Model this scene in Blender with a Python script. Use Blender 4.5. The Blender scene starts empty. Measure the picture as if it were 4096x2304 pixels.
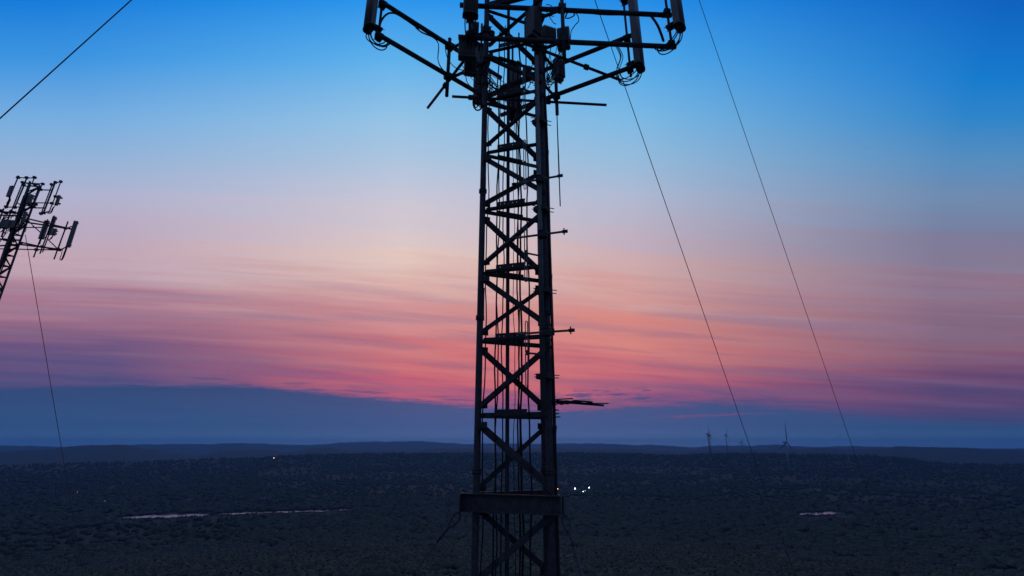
import bpy, math, random, zlib
from mathutils import Vector, Matrix
random.seed(11)
SC = bpy.context.scene
COL = SC.collection
R = math.radians
CZ = 62.0                 # camera height above the hilltop
PITCH = R(18.4)
F = 1890.0                # focal length in photo pixels (4096 wide)
CP, SP = math.cos(PITCH), math.sin(PITCH)

# ------------------------------------------------------------------ camera
cam_d = bpy.data.cameras.new("camera"); cam = bpy.data.objects.new("camera", cam_d); COL.objects.link(cam)
cam.location = (0, 0, CZ); cam.rotation_euler = (R(90) + PITCH, 0, 0)
cam_d.sensor_width = 36; cam_d.lens = F / 4096 * 36
cam_d.clip_start = 0.1; cam_d.clip_end = 80000
SC.camera = cam
SC.view_settings.view_transform = 'Standard'; SC.view_settings.look = 'None'
SC.view_settings.exposure = 0; SC.view_settings.gamma = 1
SC.render.use_motion_blur = False

def azel(x, y):
    X, Y = (x - 2048) / F, (1152 - y) / F
    d = (X, CP - Y * SP, SP + Y * CP)
    return math.degrees(math.atan2(d[0], d[1])), math.degrees(math.atan2(d[2], math.hypot(d[0], d[1])))
def skyco(x, y):
    "lateral angle and meridian elevation of a photo pixel, the two coordinates the sky is built in"
    X, Y = (x - 2048) / F, (1152 - y) / F
    return math.degrees(math.atan(X / math.sqrt(1 + Y * Y))), 18.4 + math.degrees(math.atan(Y))
def P(x, y, depth):
    "point seen at photo pixel x, y standing at world distance y=depth in front of the camera"
    X, Y = (x - 2048) / F, (1152 - y) / F
    d = Vector((X, CP - Y * SP, SP + Y * CP))
    return d * (depth / d.y) + Vector((0, 0, CZ))
def srgb(c):
    return tuple((v / 255 / 12.92 if v / 255 <= .04045 else ((v / 255 + .055) / 1.055) ** 2.4) for v in c) + (1,)

# ------------------------------------------------------------------ sky (dusk afterglow, world-fixed)
W = bpy.data.worlds.new("World"); SC.world = W; W.use_nodes = True
nt = W.node_tree; nt.nodes.clear()
def N(t, **k):
    n = nt.nodes.new(t)
    for a, b in k.items(): setattr(n, a, b)
    return n
def put(sock, v):
    if hasattr(v, 'is_linked') or isinstance(v, bpy.types.NodeSocket): nt.links.new(v, sock)
    else: sock.default_value = v
def M(op, a, b=0.0, c=0.0, clamp=False):
    n = N('ShaderNodeMath', operation=op, use_clamp=clamp)
    put(n.inputs[0], a); put(n.inputs[1], b); put(n.inputs[2], c)
    return n.outputs[0]
def smooth(v, a, b):
    n = N('ShaderNodeMapRange', interpolation_type='SMOOTHSTEP', clamp=True)
    put(n.inputs['Value'], v); put(n.inputs['From Min'], a); put(n.inputs['From Max'], b)
    return n.outputs['Result']
def lin(v, a, b):
    n = N('ShaderNodeMapRange', clamp=True)
    put(n.inputs['Value'], v); put(n.inputs['From Min'], a); put(n.inputs['From Max'], b)
    return n.outputs['Result']
def mix(f, a, b):
    n = N('ShaderNodeMix', data_type='RGBA')
    put(n.inputs[0], f); put(n.inputs[6], a); put(n.inputs[7], b)
    return n.outputs[2]
def noise(x, y, z=0.0, detail=4, rough=.5, scale=1.0):
    c = N('ShaderNodeCombineXYZ'); put(c.inputs[0], x); put(c.inputs[1], y); put(c.inputs[2], z)
    n = N('ShaderNodeTexNoise'); nt.links.new(c.outputs[0], n.inputs['Vector'])
    n.inputs['Scale'].default_value = scale; n.inputs['Detail'].default_value = detail; n.inputs['Roughness'].default_value = rough
    return n.outputs['Fac']
def ramp(fac, stops):
    n = N('ShaderNodeValToRGB'); cr = n.color_ramp; cr.interpolation = 'EASE' if False else 'LINEAR'
    stops = sorted(stops)
    while len(cr.elements) < len(stops): cr.elements.new(.5)
    for e, (p, c) in zip(cr.elements, stops): e.position = p; e.color = c
    put(n.inputs[0], fac); return n.outputs[0]
tc = N('ShaderNodeTexCoord'); sx = N('ShaderNodeSeparateXYZ'); nt.links.new(tc.outputs['Generated'], sx.inputs[0])
# cloud decks run east-west: lateral angle from the glow and elevation within the meridian plane
az = M('MULTIPLY', M('ARCSINE', sx.outputs[0]), 57.29578)
el = M('MULTIPLY', M('ARCTAN2', sx.outputs[2], sx.outputs[1]), 57.29578)
# photo columns (display pixels of a 2576-wide view): x, then (y, colour)
D = 4096 / 2576
COLS = {
 'left': (300, [(0, (20, 124, 218)), (150, (62, 150, 226)), (300, (120, 175, 225)), (400, (150, 180, 216)), (500, (178, 180, 208)),
                (580, (188, 172, 194)), (640, (196, 168, 182)), (700, (186, 148, 162)), (760, (168, 122, 144)), (820, (148, 104, 132)), (880, (112, 86, 128)), (980, (72, 76, 126)), (1060, (60, 78, 130))]),
 'mid': (1000, [(0, (42, 150, 236)), (150, (95, 178, 236)), (300, (150, 196, 230)), (400, (174, 198, 224)), (500, (202, 200, 216)), (590, (219, 201, 204)),
                (650, (230, 202, 192)), (710, (223, 180, 173)), (770, (212, 152, 152)), (830, (212, 138, 138)), (890, (208, 120, 124)), (940, (210, 106, 114)), (985, (186, 92, 122)), (1060, (120, 86, 136))]),
 'glow': (1640, [(0, (34, 140, 230)), (150, (78, 168, 234)), (300, (125, 185, 228)), (400, (150, 188, 220)), (500, (178, 186, 210)), (600, (196, 176, 190)),
                (700, (212, 172, 170)), (770, (214, 150, 144)), (830, (218, 138, 130)), (900, (216, 126, 122)), (950, (196, 104, 120)), (1000, (152, 88, 128)), (1060, (110, 82, 132))]),
 'right': (2400, [(0, (14, 98, 192)), (200, (22, 124, 206)), (300, (48, 134, 202)), (400, (86, 142, 192)), (500, (112, 140, 176)), (600, (124, 126, 156)),
                (680, (138, 122, 146)), (740, (142, 112, 134)), (820, (132, 104, 128)), (880, (138, 98, 120)), (930, (120, 80, 113)), (970, (108, 73, 113)), (1030, (76, 70, 116)), (1090, (56, 74, 118))]),
}
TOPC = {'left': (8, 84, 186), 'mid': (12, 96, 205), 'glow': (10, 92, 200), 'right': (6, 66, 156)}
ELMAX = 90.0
# thin cloud streaks bend the gradient up and down
s1 = noise(M('MULTIPLY', az, .038), M('MULTIPLY', M('ADD', el, M('MULTIPLY', az, .085)), .5), 1.3, 4, .5)
s2 = noise(M('MULTIPLY', az, .06), M('MULTIPLY', M('ADD', el, M('MULTIPLY', az, .075)), 1.5), 7.7, 4, .5)
win = M('MULTIPLY', smooth(el, 2.0, 6.0), M('SUBTRACT', 1.0, smooth(el, 19.0, 36.0)))
s3 = noise(M('MULTIPLY', az, .13), M('MULTIPLY', M('ADD', el, M('MULTIPLY', az, .08)), 4.0), 31.0, 4, .55)
amp = M('ADD', M('ADD', M('MULTIPLY', M('SUBTRACT', s1, .5), 9.0), M('MULTIPLY', M('SUBTRACT', s2, .5), 4.2)), M('MULTIPLY', M('SUBTRACT', s3, .5), 1.0))
el2 = M('ADD', el, M('MULTIPLY', amp, win))
fac = M('DIVIDE', el2, ELMAX)
out = {}
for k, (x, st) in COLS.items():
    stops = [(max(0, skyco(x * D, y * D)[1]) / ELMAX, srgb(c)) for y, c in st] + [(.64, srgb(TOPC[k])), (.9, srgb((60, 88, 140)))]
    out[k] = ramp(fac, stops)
c = mix(lin(az, -40, -13), out['left'], out['mid'])
c = mix(lin(az, -13, 14), c, out['glow'])
c = mix(lin(az, 14, 42), c, out['right'])
# mauve veils inside the glow
v = noise(M('MULTIPLY', az, .05), M('MULTIPLY', M('ADD', el, M('MULTIPLY', az, .085)), .8), 21.0, 4, .5)
vm = M('MULTIPLY', M('MULTIPLY', smooth(v, .46, .66), M('MULTIPLY', smooth(el, 2.5, 5), M('SUBTRACT', 1.0, smooth(el, 14, 23)))), M('ADD', .36, M('MULTIPLY', smooth(M('ABSOLUTE', M('SUBTRACT', az, 2)), 8, 36), .2)))
c = mix(vm, c, ramp(M('DIVIDE', el, 30), [(0, srgb((100, 76, 122))), (.4, srgb((138, 104, 134))), (.7, srgb((170, 150, 172)))]))
# the low blue-grey cloud bank along the horizon
PTS = [(-400, 1556), (0, 1552), (300, 1543), (700, 1540), (950, 1538), (1100, 1552), (1300, 1572), (1500, 1588), (1700, 1606), (1850, 1620), (2000, 1630), (2150, 1640), (2300, 1640), (2420, 1630), (2600, 1622), (2760, 1608), (2900, 1602), (3050, 1612), (3250, 1636), (3500, 1660), (3800, 1682), (4096, 1692), (4500, 1692)]
fc = N('ShaderNodeFloatCurve'); cv = fc.mapping.curves[0]
pp = [((skyco(x, y)[0] + 60) / 120, skyco(x, y)[1] / 10) for x, y in PTS]
cv.points[0].location = pp[0]; cv.points[-1].location = pp[-1]
for q in pp[1:-1]: cv.points.new(*q)
for q in cv.points: q.handle_type = 'AUTO'
fc.mapping.update()
put(fc.inputs['Value'], M('DIVIDE', M('ADD', az, 60), 120, clamp=True))
top = M('MULTIPLY', fc.outputs[0], 10)
e1 = noise(M('MULTIPLY', az, .22), M('MULTIPLY', el, 1.6), 3.0, 6, .65)
e2 = noise(M('MULTIPLY', M('ADD', az, M('MULTIPLY', el, 1.5)), .55), M('MULTIPLY', el, 4.5), 9.0, 5, .65)
edge = M('ADD', M('MULTIPLY', M('SUBTRACT', e1, .5), M('ADD', .55, M('MULTIPLY', smooth(az, -2, 10), .9))), M('MULTIPLY', M('SUBTRACT', e2, .5), M('ADD', 1.0, M('MULTIPLY', smooth(az, -4, 8), .3))))
gap = M('SUBTRACT', M('ADD', top, edge), el)
bank = smooth(M('DIVIDE', gap, M('ADD', 1, M('MULTIPLY', smooth(az, 0, 30), 1.2))), -.26, .46)
bcol = mix(smooth(M('ABSOLUTE', M('SUBTRACT', az, 3)), 4, 36), ramp(M('DIVIDE', el, 8), [(0, srgb((92, 122, 170))), (.25, srgb((70, 96, 147))), (.75, srgb((62, 78, 128)))]),
           ramp(M('DIVIDE', el, 8), [(0, srgb((76, 114, 160))), (.25, srgb((50, 88, 136))), (.8, srgb((46, 74, 121)))]))
sc1 = noise(M('MULTIPLY', az, .2), M('MULTIPLY', M('ADD', el, M('MULTIPLY', az, .03)), 2.3), 27.0, 6, .62)
sc2 = M('MULTIPLY', smooth(sc1, .47, .62), M('MULTIPLY', smooth(gap, -1.5, -.25), M('SUBTRACT', 1.0, smooth(gap, .3, .6))))
c = mix(M('MULTIPLY', sc2, .72), c, srgb((72, 80, 128)))
b1 = noise(M('MULTIPLY', az, .07), M('MULTIPLY', M('ADD', el, M('MULTIPLY', az, .03)), 1.7), 17.0, 5, .6)
bcol = mix(M('MULTIPLY', smooth(b1, .42, .7), .10), bcol, srgb((84, 80, 126)))
bcol = mix(M('MULTIPLY', smooth(b1, .5, .3), .12), bcol, srgb((34, 66, 112)))
c = mix(M('MULTIPLY', bank, .94), c, bcol)
# small dark wisps and a pink seam inside the right-hand bank
w1 = noise(M('MULTIPLY', az, .42), M('MULTIPLY', el, 2.4), 14.0, 5, .6)
wx = M('MULTIPLY', M('MULTIPLY', smooth(az, 2, 5), M('SUBTRACT', 1.0, smooth(az, 15, 20))), M('MULTIPLY', smooth(el, 4.7, 5.2), M('SUBTRACT', 1.0, smooth(el, 6.0, 6.8))))
c = mix(M('MULTIPLY', M('MULTIPLY', smooth(w1, .5, .62), wx), .8), c, srgb((66, 76, 128)))
p1 = noise(M('MULTIPLY', az, .3), M('MULTIPLY', el, 2.2), 4.4, 4, .55)
pe = M('ABSOLUTE', M('SUBTRACT', el, M('ADD', 3.25, M('ADD', M('MULTIPLY', M('SUBTRACT', az, 20), .045), M('MULTIPLY', M('SUBTRACT', p1, .5), 1.2)))))
px = M('MULTIPLY', M('MULTIPLY', smooth(az, 15, 19), M('SUBTRACT', 1.0, smooth(az, 25, 30))), M('SUBTRACT', 1.0, smooth(pe, .02, .2)))
c = mix(M('MULTIPLY', px, .5), c, srgb((132, 74, 122)))
# unseen sky behind the camera and overhead, greyed and brightened to light ground, tower
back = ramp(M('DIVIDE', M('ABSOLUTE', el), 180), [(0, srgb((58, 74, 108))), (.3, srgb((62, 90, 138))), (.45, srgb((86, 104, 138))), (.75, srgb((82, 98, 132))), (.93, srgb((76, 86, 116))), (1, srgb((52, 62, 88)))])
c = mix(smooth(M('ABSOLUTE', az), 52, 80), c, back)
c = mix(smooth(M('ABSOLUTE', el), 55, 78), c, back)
c = mix(smooth(el, -.2, -1.2), c, srgb((16, 20, 30))) if False else c
# a faint physical twilight sky added underneath
st_ = N('ShaderNodeTexSky', sky_type='NISHITA'); st_.sun_disc = False; st_.sun_elevation = R(-3.5); st_.sun_rotation = R(-4)
ad = N('ShaderNodeMix', data_type='RGBA', blend_type='ADD'); ad.inputs[0].default_value = .02
nt.links.new(c, ad.inputs[6]); nt.links.new(st_.outputs[0], ad.inputs[7])
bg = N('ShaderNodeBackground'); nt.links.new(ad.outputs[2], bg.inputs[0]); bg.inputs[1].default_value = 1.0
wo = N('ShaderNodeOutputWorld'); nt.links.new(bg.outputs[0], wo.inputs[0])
sl = bpy.data.lights.new("afterglow_sun", 'SUN'); so = bpy.data.objects.new("afterglow_sun", sl); COL.objects.link(so)
sl.energy = .03; sl.angle = R(15); sl.color = (1, .62, .5)
so.rotation_euler = (R(90 - 2), 0, R(180 + 4)); so.location = (0, 0, CZ + 150)   # shines from the glow towards the camera

# ------------------------------------------------------------------ materials
def mat(name, base, base2=None, rough=.55, metal=0.0, scale=6.0, bump=0.0, spec=.5, emit=None, estr=0, obj=True, thr=(.35, .65)):
    m = bpy.data.materials.new(name); m.use_nodes = True
    t = m.node_tree; b = t.nodes['Principled BSDF']
    b.inputs['Roughness'].default_value = rough; b.inputs['Metallic'].default_value = metal
    b.inputs['Specular IOR Level'].default_value = spec
    tcn = t.nodes.new('ShaderNodeTexCoord'); nz = t.nodes.new('ShaderNodeTexNoise')
    t.links.new(tcn.outputs['Object'], nz.inputs['Vector'])
    nz.inputs['Scale'].default_value = scale; nz.inputs['Detail'].default_value = 6; nz.inputs['Roughness'].default_value = .6
    rp = t.nodes.new('ShaderNodeValToRGB'); t.links.new(nz.outputs['Fac'], rp.inputs[0])
    rp.color_ramp.elements[0].position, rp.color_ramp.elements[1].position = thr
    rp.color_ramp.elements[0].color = tuple(base) + (1,); rp.color_ramp.elements[1].color = tuple(base2 or base) + (1,)
    t.links.new(rp.outputs[0], b.inputs['Base Color'])
    if bump:
        bp = t.nodes.new('ShaderNodeBump'); bp.inputs['Strength'].default_value = bump
        t.links.new(nz.outputs['Fac'], bp.inputs['Height']); t.links.new(bp.outputs[0], b.inputs['Normal'])
    if emit:
        b.inputs['Emission Color'].default_value = tuple(emit) + (1,); b.inputs['Emission Strength'].default_value = estr
    return m
MT = {
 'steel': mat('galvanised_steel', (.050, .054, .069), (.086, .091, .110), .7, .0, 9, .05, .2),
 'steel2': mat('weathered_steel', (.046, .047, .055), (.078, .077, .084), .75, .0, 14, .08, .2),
 'alu': mat('aluminium_tube', (.12, .13, .145), (.19, .20, .21), .5, .2, 12),
 'radome': mat('grey_radome', (.15, .165, .18), (.19, .205, .22), .5, 0, 3),
 'radio': mat('grey_cast_housing', (.11, .12, .13), (.16, .17, .18), .55, .1, 6),
 'cap': mat('dark_plastic', (.03, .03, .032), (.05, .05, .05), .5, 0, 10),
 'cable': mat('black_cable_jacket', (.020, .021, .025), (.034, .035, .040), .6, 0, 40, 0, .2),
 'wire': mat('stranded_steel_wire', (.05, .05, .05), (.09, .09, .09), .6, .2, 60),
 'white': mat('pale_turbine_paint', (.12, .14, .17), (.16, .18, .21), .45, 0, .2),
 'ground': mat('forest_floor', (.046, .049, .036), (.054, .056, .041), .95, 0, .012, 0, .1),
 'leaf': mat('dark_foliage', (.062, .067, .049), (.070, .074, .054), .9, 0, .03, 0, .1),
 'concrete': mat('concrete', (.25, .25, .24), (.34, .33, .32), .85, 0, 4),
 'house': mat('house_wall', (.30, .30, .31), (.42, .41, .40), .8, 0, .6),
 'roof': mat('house_roof', (.10, .09, .09), (.16, .15, .14), .8, 0, .8),
}
def water_mat():
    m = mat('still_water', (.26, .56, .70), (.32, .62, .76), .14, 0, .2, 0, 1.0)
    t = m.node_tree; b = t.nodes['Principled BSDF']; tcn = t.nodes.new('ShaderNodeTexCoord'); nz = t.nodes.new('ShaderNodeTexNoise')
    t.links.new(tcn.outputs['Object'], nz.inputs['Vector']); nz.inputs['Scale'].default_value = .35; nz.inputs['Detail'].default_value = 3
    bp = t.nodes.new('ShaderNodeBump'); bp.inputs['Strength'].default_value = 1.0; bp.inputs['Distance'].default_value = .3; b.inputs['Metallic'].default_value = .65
    t.links.new(nz.outputs['Fac'], bp.inputs['Height']); t.links.new(bp.outputs[0], b.inputs['Normal'])
    return m
MT['water'] = water_mat()
def lamp_mat(name, col, s):
    return mat(name, (.6, .6, .6), None, .4, emit=col, estr=s)

# ------------------------------------------------------------------ mesh helpers
def frame(d, up=None):
    d = Vector(d).normalized(); up = Vector(up or (0, 0, 1))
    if abs(d.dot(up)) > .98: up = Vector((0, 1, 0)) if abs(d.y) < .9 else Vector((1, 0, 0))
    s = d.cross(up).normalized(); u = s.cross(d).normalized()
    return d, s, u
class MB:
    def __init__(self): self.v = []; self.f = []; self.s = []
    def prism(self, p, q, sec, up=None, sm=False, caps=True, sec2=None):
        p, q = Vector(p), Vector(q); d, s, u = frame(q - p, up); n = len(sec); o = len(self.v)
        for a, b in sec: self.v.append(p + s * a + u * b)
        for a, b in (sec2 or sec): self.v.append(q + s * a + u * b)
        for i in range(n): j = (i + 1) % n; self.f.append((o + i, o + j, o + n + j, o + n + i)); self.s.append(sm)
        if caps:
            self.f.append(tuple(range(o + n - 1, o - 1, -1))); self.f.append(tuple(range(o + n, o + 2 * n))); self.s += [False, False]
        return self
    def bar(self, p, q, w, h=None, up=None):
        h = h or w; a, b = w / 2, h / 2
        return self.prism(p, q, [(-a, -b), (a, -b), (a, b), (-a, b)], up)
    def angle(self, p, q, s, t=.011, up=None, flip=1):
        a = s / 2
        sec = [(-a * flip, -a), (a * flip, -a), (a * flip, -a + t), ((-a + t) * flip, -a + t), ((-a + t) * flip, a), (-a * flip, a)]
        return self.prism(p, q, sec, up)
    def tube(self, p, q, r, n=12, r2=None):
        c = [(math.cos(2 * math.pi * i / n), math.sin(2 * math.pi * i / n)) for i in range(n)]
        r2 = r if r2 is None else r2
        return self.prism(p, q, [(r * a, r * b) for a, b in c], None, n > 8, True, [(r2 * a, r2 * b) for a, b in c])
    def path(self, pts, r, n=6):
        pts = [Vector(p) for p in pts]; o = len(self.v); k = len(pts); up = None
        for i, p in enumerate(pts):
            t = (pts[min(i + 1, k - 1)] - pts[max(i - 1, 0)])
            if t.length < 1e-9: t = Vector((0, 0, 1))
            d = t.normalized()
            if up is None: d, s, u = frame(d)
            else:
                s = d.cross(up)
                if s.length < 1e-4: d, s, u = frame(d)
                else: s.normalize(); u = s.cross(d).normalized()
            up = u
            for j in range(n):
                a = 2 * math.pi * j / n; self.v.append(p + s * (r * math.cos(a)) + u * (r * math.sin(a)))
        for i in range(k - 1):
            for j in range(n):
                jj = (j + 1) % n
                self.f.append((o + i * n + j, o + i * n + jj, o + (i + 1) * n + jj, o + (i + 1) * n + j)); self.s.append(True)
        self.f.append(tuple(range(o + n - 1, o - 1, -1))); self.f.append(tuple(range(o + (k - 1) * n, o + k * n))); self.s += [False, False]
        return self
    def box(self, c, size, rz=0.0, bev=0.0):
        c = Vector(c); x, y, z = (v / 2 for v in size); m = Matrix.Rotation(rz, 3, 'Z')
        b = bev
        if b:
            sec = [(-x + b, -y), (x - b, -y), (x, -y + b), (x, y - b), (x - b, y), (-x + b, y), (-x, y - b), (-x, -y + b)]
        else: sec = [(-x, -y), (x, -y), (x, y), (-x, y)]
        n = len(sec); o = len(self.v)
        for zz in (-z, z):
            for a, q in sec: self.v.append(c + m @ Vector((a, q, zz)))
        for i in range(n): j = (i + 1) % n; self.f.append((o + i, o + j, o + n + j, o + n + i)); self.s.append(False)
        self.f.append(tuple(range(o + n - 1, o - 1, -1))); self.f.append(tuple(range(o + n, o + 2 * n))); self.s += [False, False]
        return self
    def ball(self, c, r, n=10, m=6):
        c = Vector(c); o = len(self.v); self.v.append(c + Vector((0, 0, r)))
        for i in range(1, m):
            for j in range(n):
                a, b = math.pi * i / m, 2 * math.pi * j / n
                self.v.append(c + Vector((r * math.sin(a) * math.cos(b), r * math.sin(a) * math.sin(b), r * math.cos(a))))
        self.v.append(c - Vector((0, 0, r))); e = len(self.v) - 1
        for j in range(n):
            jj = (j + 1) % n
            self.f.append((o, o + 1 + j, o + 1 + jj)); self.s.append(True)
            for i in range(m - 2):
                a = o + 1 + i * n; self.f.append((a + j, a + n + j, a + n + jj, a + jj)); self.s.append(True)
            a = o + 1 + (m - 2) * n; self.f.append((a + j, e, a + jj)); self.s.append(True)
        return self
    def each(self, name, material, parent):
        "one object for every separate piece (pieces whose boxes meet stay together)"
        par = list(range(len(self.v)))
        def fnd(i):
            while par[i] != i: par[i] = par[par[i]]; i = par[i]
            return i
        for f in self.f:
            a = fnd(f[0])
            for q in f[1:]: par[fnd(q)] = a
        isl = {}
        for i in range(len(self.v)): isl.setdefault(fnd(i), []).append(i)
        bx = [[ids, [min(self.v[i][k] for i in ids) - .004 for k in range(3)], [max(self.v[i][k] for i in ids) + .004 for k in range(3)]] for ids in isl.values()]
        done = False
        while not done:
            done = True
            for i in range(len(bx)):
                for j in range(len(bx) - 1, i, -1):
                    if all(bx[i][1][k] <= bx[j][2][k] and bx[j][1][k] <= bx[i][2][k] for k in range(3)):
                        bx[i] = [bx[i][0] + bx[j][0], [min(bx[i][1][k], bx[j][1][k]) for k in range(3)], [max(bx[i][2][k], bx[j][2][k]) for k in range(3)]]
                        bx.pop(j); done = False
        res = []
        for ids, lo, hi in bx:
            mp = {v: n for n, v in enumerate(ids)}; m = MB(); m.v = [self.v[i] for i in ids]
            for f, s in zip(self.f, self.s):
                if f[0] in mp: m.f.append(tuple(mp[i] for i in f)); m.s.append(s)
            res.append(m.build(name, material, parent))
        return res
    def build(self, name, material, parent=None, kind=None):
        org = Vector((0, 0, 0)); q = parent
        while q is not None: org += q.location; q = q.parent
        me = bpy.data.meshes.new(name)
        me.from_pydata([tuple(v - org) for v in self.v], [], self.f)
        me.polygons.foreach_set('use_smooth', self.s); me.update()
        me.materials.append(MT[material] if isinstance(material, str) else material)
        o = bpy.data.objects.new(name, me); COL.objects.link(o)
        if parent is not None: o.parent = parent
        if kind: o['kind'] = kind
        return o
def tag(o, label, cat, group=None):
    o['label'] = label; o['category'] = cat
    if group: o['group'] = group
    return o
def thing(name, label, cat, loc=(0, 0, 0), group=None):
    o = bpy.data.objects.new(name, None); COL.objects.link(o); o.location = loc; o.empty_display_size = .2
    return tag(o, label, cat, group)
def children(o): return [c for c in list(COL.objects) if c.parent == o]
def copy_tree(o, parent=None):
    c = o.copy(); COL.objects.link(c)
    if parent is not None: c.parent = parent
    for ch in children(o): copy_tree(ch, c)
    return c
def single(mb, name, material, label, cat, group=None, base=None):
    "a thing that is one mesh, its origin at base"
    base = Vector(base if base is not None else mb.v[0]); mb.v = [Vector(v) - base for v in mb.v]
    o = mb.build(name, material); o.location = base
    return tag(o, label, cat, group)
def V(x, y, z): return Vector((x, y, z + CZ))
def bez(p0, p1, p2, p3, n=14):
    p0, p1, p2, p3 = map(Vector, (p0, p1, p2, p3)); r = []
    for i in range(n + 1):
        t = i / n; u = 1 - t
        r.append(p0 * u**3 + p1 * 3 * u * u * t + p2 * 3 * u * t * t + p3 * t**3)
    return r
def droop(p, q, sag, n=14, jit=.05):
    p, q = Vector(p), Vector(q); J = lambda: Vector((random.uniform(-jit, jit), random.uniform(-jit, jit), 0))
    return bez(p, p + Vector((0, 0, -sag)) + J(), q + Vector((0, 0, -sag)) + J(), q, n)

# ------------------------------------------------------------------ terrain
def smoothstep(t): t = max(0, min(1, t)); return t * t * (3 - 2 * t)
def interp(tab, x):
    if x <= tab[0][0]: return tab[0][1]
    for (a, b), (c_, d) in zip(tab, tab[1:]):
        if x <= c_: t = smoothstep((x - a) / (c_ - a)) * .5 + (x - a) / (c_ - a) * .5; return b + (d - b) * t
    return tab[-1][1]
def h2(i, j, s): return ((zlib.crc32(b'%d,%d,%d' % (i, j, s)) & 0xffff) / 65535.0) * 2 - 1
_hc = {}
def vn(x, y, s=0):
    i, j = math.floor(x), math.floor(y); fx, fy = smoothstep(x - i), smoothstep(y - j)
    def g(a, b):
        k = (a, b, s)
        if k not in _hc: _hc[k] = h2(a, b, s)
        return _hc[k]
    return (g(i, j) * (1 - fx) + g(i + 1, j) * fx) * (1 - fy) + (g(i, j + 1) * (1 - fx) + g(i + 1, j + 1) * fx) * fy
RIDGES = [  # distance, half width, skyline seen in the photograph (pixel x, pixel y)
 (3500, 800, [(-900, 1872), (0, 1866), (500, 1852), (900, 1836), (1250, 1822), (1500, 1816), (2000, 1814), (2400, 1814), (2700, 1822), (3000, 1816), (3500, 1824), (3800, 1858), (4096, 1862), (5000, 1850)]),
 (7000, 1300, [(-900, 1800), (0, 1806), (150, 1796), (350, 1781), (500, 1781), (600, 1793), (700, 1810), (800, 1826), (900, 1801), (1050, 1797), (1150, 1812), (1250, 1792), (1330, 1790), (1450, 1802), (1650, 1806), (1750, 1792), (1880, 1796), (2100, 1791), (2300, 1795), (2500, 1798), (2700, 1806), (2800, 1802), (3000, 1801), (3300, 1792), (3400, 1798), (3600, 1788), (3850, 1789), (4000, 1799), (5000, 1790)]),
 (13000, 2200, [(-900, 1780), (0, 1785), (300, 1787), (600, 1778), (1000, 1774), (1200, 1778), (1400, 1770), (1550, 1765), (1650, 1764), (1750, 1770), (1900, 1775), (2100, 1776), (2280, 1772), (2400, 1774), (2600, 1780), (2750, 1788), (2870, 1780), (3000, 1782), (3100, 1779), (3200, 1788), (3400, 1786), (3600, 1788), (4096, 1797), (5000, 1790)]),
]
RT = []
for r, w, tab in RIDGES:
    RT.append((r, w, [(azel(x, y)[0], r * math.tan(R(azel(x, y)[1]))) for x, y in tab]))
LAKES = [  # name, shoreline from pixel to pixel (far/near), level
 ('lake', [(480, 2076), (560, 2071), (700, 2067), (830, 2062)], [4, 8, 10, 5], -150),
 ('creek', [(870, 2060), (960, 2057), (1060, 2053), (1180, 2049), (1290, 2046), (1390, 2042)], [4, 4.5, 2.5, 4, 2.5, 1.2], -150),
 ('pond', [(3200, 2058), (3290, 2056), (3400, 2053)], [7, 11, 6], -150),
 ('pool', [(3205, 1966), (3235, 1963), (3265, 1959)], [4, 7, 4], -150),
 ('bog', [(3945, 2186), (3985, 2184), (4030, 2182)], [9, 12, 7], None),
]
def ground_z(a, r):
    b = -CZ - (150 - CZ) * smoothstep((r - 140) / 860)
    z = b
    if r > 1350: z += 9 * smoothstep((r - 1350) / 700) * vn(a * .16, r * .0016, 2)
    for i, (rr, w, tab) in enumerate(RT):
        if abs(r - rr) > 3 * w: continue
        t = interp(tab, a) + (2.2, 7, 15)[i] * vn(a * .9, i, 5) + (1.2, 3.5, 6)[i] * vn(a * 3.7, i, 6)
        z = max(z, b + (t - b) * math.exp(-((r - rr) / w) ** 2))
    if 150 < r < 2800: z += 2.0 * smoothstep((r - 150) / 200) * (1 - smoothstep((r - 1000) / 100) * (1 - smoothstep((r - 1300) / 100))) * vn(a * .9, r * .012, 3)
    return z
def hit(x, y):
    "where the sight line through a photo pixel meets the terrain: azimuth, distance, height"
    a, e = azel(x, y); t = math.tan(R(e)); r = 200.0
    while r < 17000:
        if r * t < ground_z(a, r): break
        r *= 1.004
    return a, r, ground_z(a, r)
def at(a, r, z): return V(r * math.sin(R(a)), r * math.cos(R(a)), z)
azs = [-62 + .16 * i for i in range(int(124 / .16) + 1)] + [62 + 3.0 * i for i in range(1, 79)]
rs = [0.0, 20, 60, 120]; q = 160.0
while q < 17500: rs.append(q); q *= 1.0175 if q < 2600 or q > 4800 else 1.011
tm = MB(); na = len(azs)
for r in rs:
    for a in azs: tm.v.append(at(a, r, ground_z(a if abs(a) <= 62 else 62 * (1 if a < 180 else -1), r)))
for i in range(len(rs) - 1):
    for j in range(na):
        k = (j + 1) % na; tm.f.append((i * na + j, i * na + k, (i + 1) * na + k, (i + 1) * na + j)); tm.s.append(True)
ter = tm.build('terrain', 'ground', kind='structure')
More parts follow.
